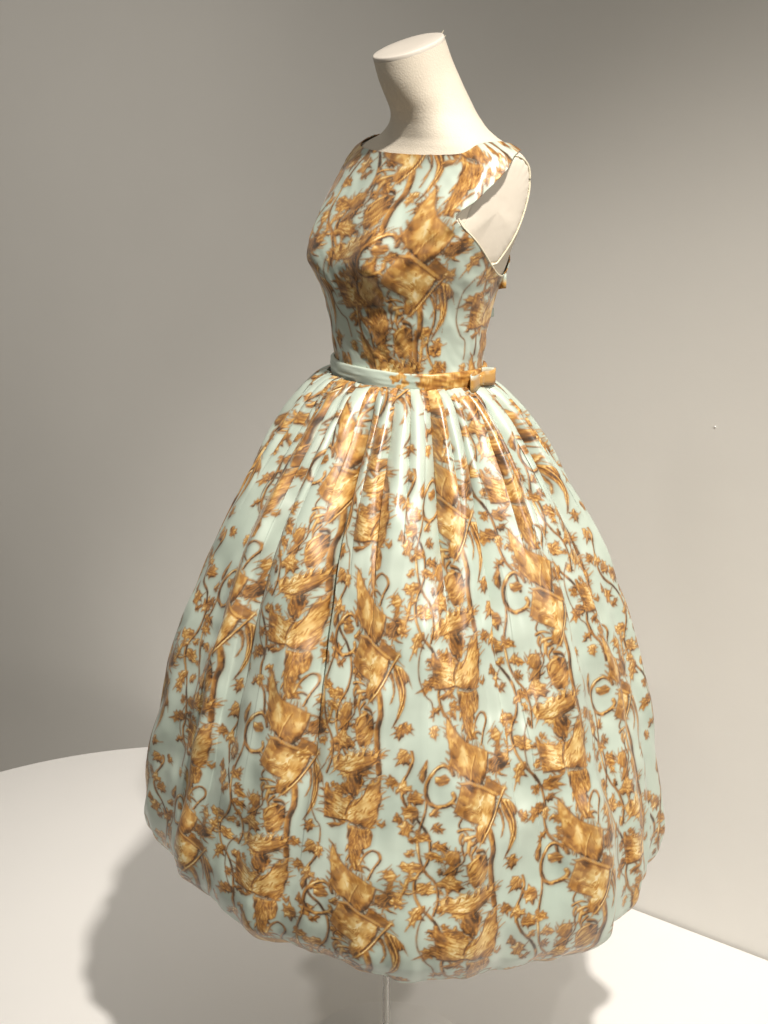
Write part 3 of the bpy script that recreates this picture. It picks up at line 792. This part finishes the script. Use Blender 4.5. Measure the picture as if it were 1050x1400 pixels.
def resample(P, n, closed=True):
    P = np.array(P)
    for _ in range(6): P = (np.roll(P, 1, 0)+2*P+np.roll(P, -1, 0))/4
    Q_ = np.vstack([P, P[:1]]); d = np.r_[0, np.cumsum(np.linalg.norm(np.diff(Q_, axis=0), axis=1))]
    t = np.linspace(0, d[-1], n, endpoint=False)
    return np.stack([np.interp(t, d, Q_[:, k]) for k in range(3)], -1)
for lp in loops[:3]:
    P = resample(Vb[lp], 220)
    nm = 'neckline_piping' if np.abs(P[:, 0]).mean() < .10 and P[:, 0].min() < 0 < P[:, 0].max() else 'armhole_piping'
    if nm == 'neckline_piping': tube(nm, P, .0009, M_PIPE, DRESS, closed=True, n=7)

for sg in (1, -1):
    pts = []
    phs = np.linspace(.35, 2.75, 2400)
    run = [q for q in ARMP if q[1] < 1.357 and q[0] > -.066]
    run.sort(key=lambda q: -q[0]+(1.357-q[1])*.6)
    for (y_, z_) in run:
        P_, _g = bod(phs*sg, np.full_like(phs, z_))
        d_ = np.abs(-P_[:, 1]-y_)+np.where(np.abs(P_[:, 0]) > .07, 0, 9)
        pts.append(P_[d_.argmin()])
    pts = np.array(pts)
    for _ in range(2): pts[1:-1] = (pts[:-2]+2*pts[1:-1]+pts[2:])/4
    tube('armhole_piping', [tuple(p) for p in pts], .0013, M_PIPE, DRESS, n=8)

# ---------------------------------------------------------------- belt and bows
def belt_pt(phi, h, off):
    z = 1.134
    P = torso(np.asarray(phi), np.full(np.shape(phi), z), off)
    P[..., 2] = z+h-.030*P[..., 1]
    return P
nb_ = 360; ph = np.linspace(-math.pi, math.pi, nb_, endpoint=False)
hs = [(-.0135, .006), (-.0138, .0095), (-.0128, .0106)]+[(h_, .0108+.0012*(1-(h_/.0125)**2)) for h_ in np.linspace(-.0122, .0118, 18)]+[(.0124, .0104), (.0132, .0092), (.0130, .006)]
V = np.concatenate([belt_pt(ph, h+.0007*np.sin(ph*5), o_+.0006*vnoise(ph*6, ph*0+h*300, 71)) for h, o_ in hs])
Qd = grid_quads(len(hs), nb_, True)
uu = np.tile(ph, len(hs)); vv = np.repeat([h for h, _ in hs], nb_)
att = sample(BS, uu*.125+.02, .245-vv, BD, False, -math.pi*BR)
e_ = .10*vnoise(uu*9, vv*160, 72)+.05*vnoise(uu*30, vv*300, 73)
patch = np.maximum(sstep(.98, 1.03, uu+e_)*(1-sstep(2.6, 2.7, uu+e_)), sstep(.66, .70, uu+e_)*(1-sstep(.80, .84, uu+e_)))
patch = np.maximum(patch, sstep(-1.9, -1.85, uu+e_)*(1-sstep(-1.1, -1.0, uu+e_)))
att[:, 0] = patch; att[:, 1] = .56+.30*vnoise(uu*14+vv*120, vv*260+uu*3, 74)+.16*vnoise(uu*60, vv*200, 75); att[:, 2] = .3*patch
belt = big_mesh('belt', V, Qd, M_SATIN, DRESS, att)
def ribbon(name, path, h, parent, zoff=0, tint=(1, .66, 0, 1), th=.0012, flare=None):
    """a flat band of cloth standing on a plan path"""
    P = np.array(smooth(path, 8)); n = len(P); V = []
    for i in range(n):
        t = P[min(i+1, n-1)]-P[max(i-1, 0)]; t = t/np.linalg.norm(t); nr = np.array([t[1], -t[0], 0])
        hh = h*(flare[0]+(flare[1]-flare[0])*i/(n-1)) if flare else h
        for (a, b) in ((-.5, -.5), (-.17, -.5), (.17, -.5), (.5, -.5), (.5, .5), (.17, .5), (-.17, .5), (-.5, .5)):
            V.append(np.array(P[i])+np.array([0, 0, a*hh+zoff])+nr*(b*th))
    V = np.array(V); n8 = 8; F = []
    for i in range(n-1):
        for k in range(n8): F.append((i*8+k, i*8+(k+1) % 8, (i+1)*8+(k+1) % 8, (i+1)*8+k))
    F.append(tuple(range(8))); F.append(tuple(range((n-1)*8, n*8))[::-1])
    o = mesh_obj(name, V, F, M_SATIN, parent)
    a = o.data.attributes.new('print', 'FLOAT_COLOR', 'POINT')
    c = np.tile(np.array(tint, np.float32), (len(V), 1)); c[:, 1] += .26*vnoise(V[:, 0]*150+V[:, 1]*90, V[:, 2]*150, 81)
    if tint[0]: c[:, 0] = sstep(-.62, -.42, vnoise(V[:, 0]*110+V[:, 1]*70, V[:, 2]*110, 82))
    a.data.foreach_set('color', c.ravel())
    return o
def frame_at(phi, off, z):
    p = torso(np.array(phi), np.array(z), off); q = torso(np.array(phi+.02), np.array(z), off)
    t = q-p; t[2] = 0; t = t/np.linalg.norm(t); nr = np.array([-t[1], t[0], 0])*1.0
    if nr[:2] @ p[:2] < 0: nr = -nr
    return p, t, nr
def bow(phi, z, zl, h, ln, parent, name, dep=.012):
    p, t, nr = frame_at(phi, dep, z); p = p.copy(); p[2] = zl
    q = lambda a, b: p+t*a+nr*b
    k = ribbon('knot', [q(-.006, .001), q(-.004, .006), q(.004, .006), q(.006, .001)], h*.62, parent)
    k.name = name
    for sg in (1, -1):
        lp_ = ribbon('loop', [q(0, .003), q(sg*ln*.30, .006), q(sg*ln*.75, .009), q(sg*ln, .0085), q(sg*ln*1.02, .0055), q(sg*ln*.7, .002), q(sg*ln*.3, -.001)], h, k, flare=(.72, 1.10))
        for v_ in lp_.data.vertices: v_.co.z += .0008*math.sin((v_.co.x+v_.co.y)*210)
    return k
P0 = belt_pt(np.array([2.35]), 0, .0)[0]
bow(1.92, 1.134, P0[2]+.001, .0245, .031, belt, 'bow')
bow(2.35, 1.250, 1.262, .022, .013, DRESS, 'back_bow', .004)
for z in (1.212,):
    p, t, nr = frame_at(2.62, .006, z)
    ribbon('back_tab', [p-t*.006, p+nr*.006, p+t*.006+nr*.004], .011, DRESS, tint=(0, .5, 0, 1))
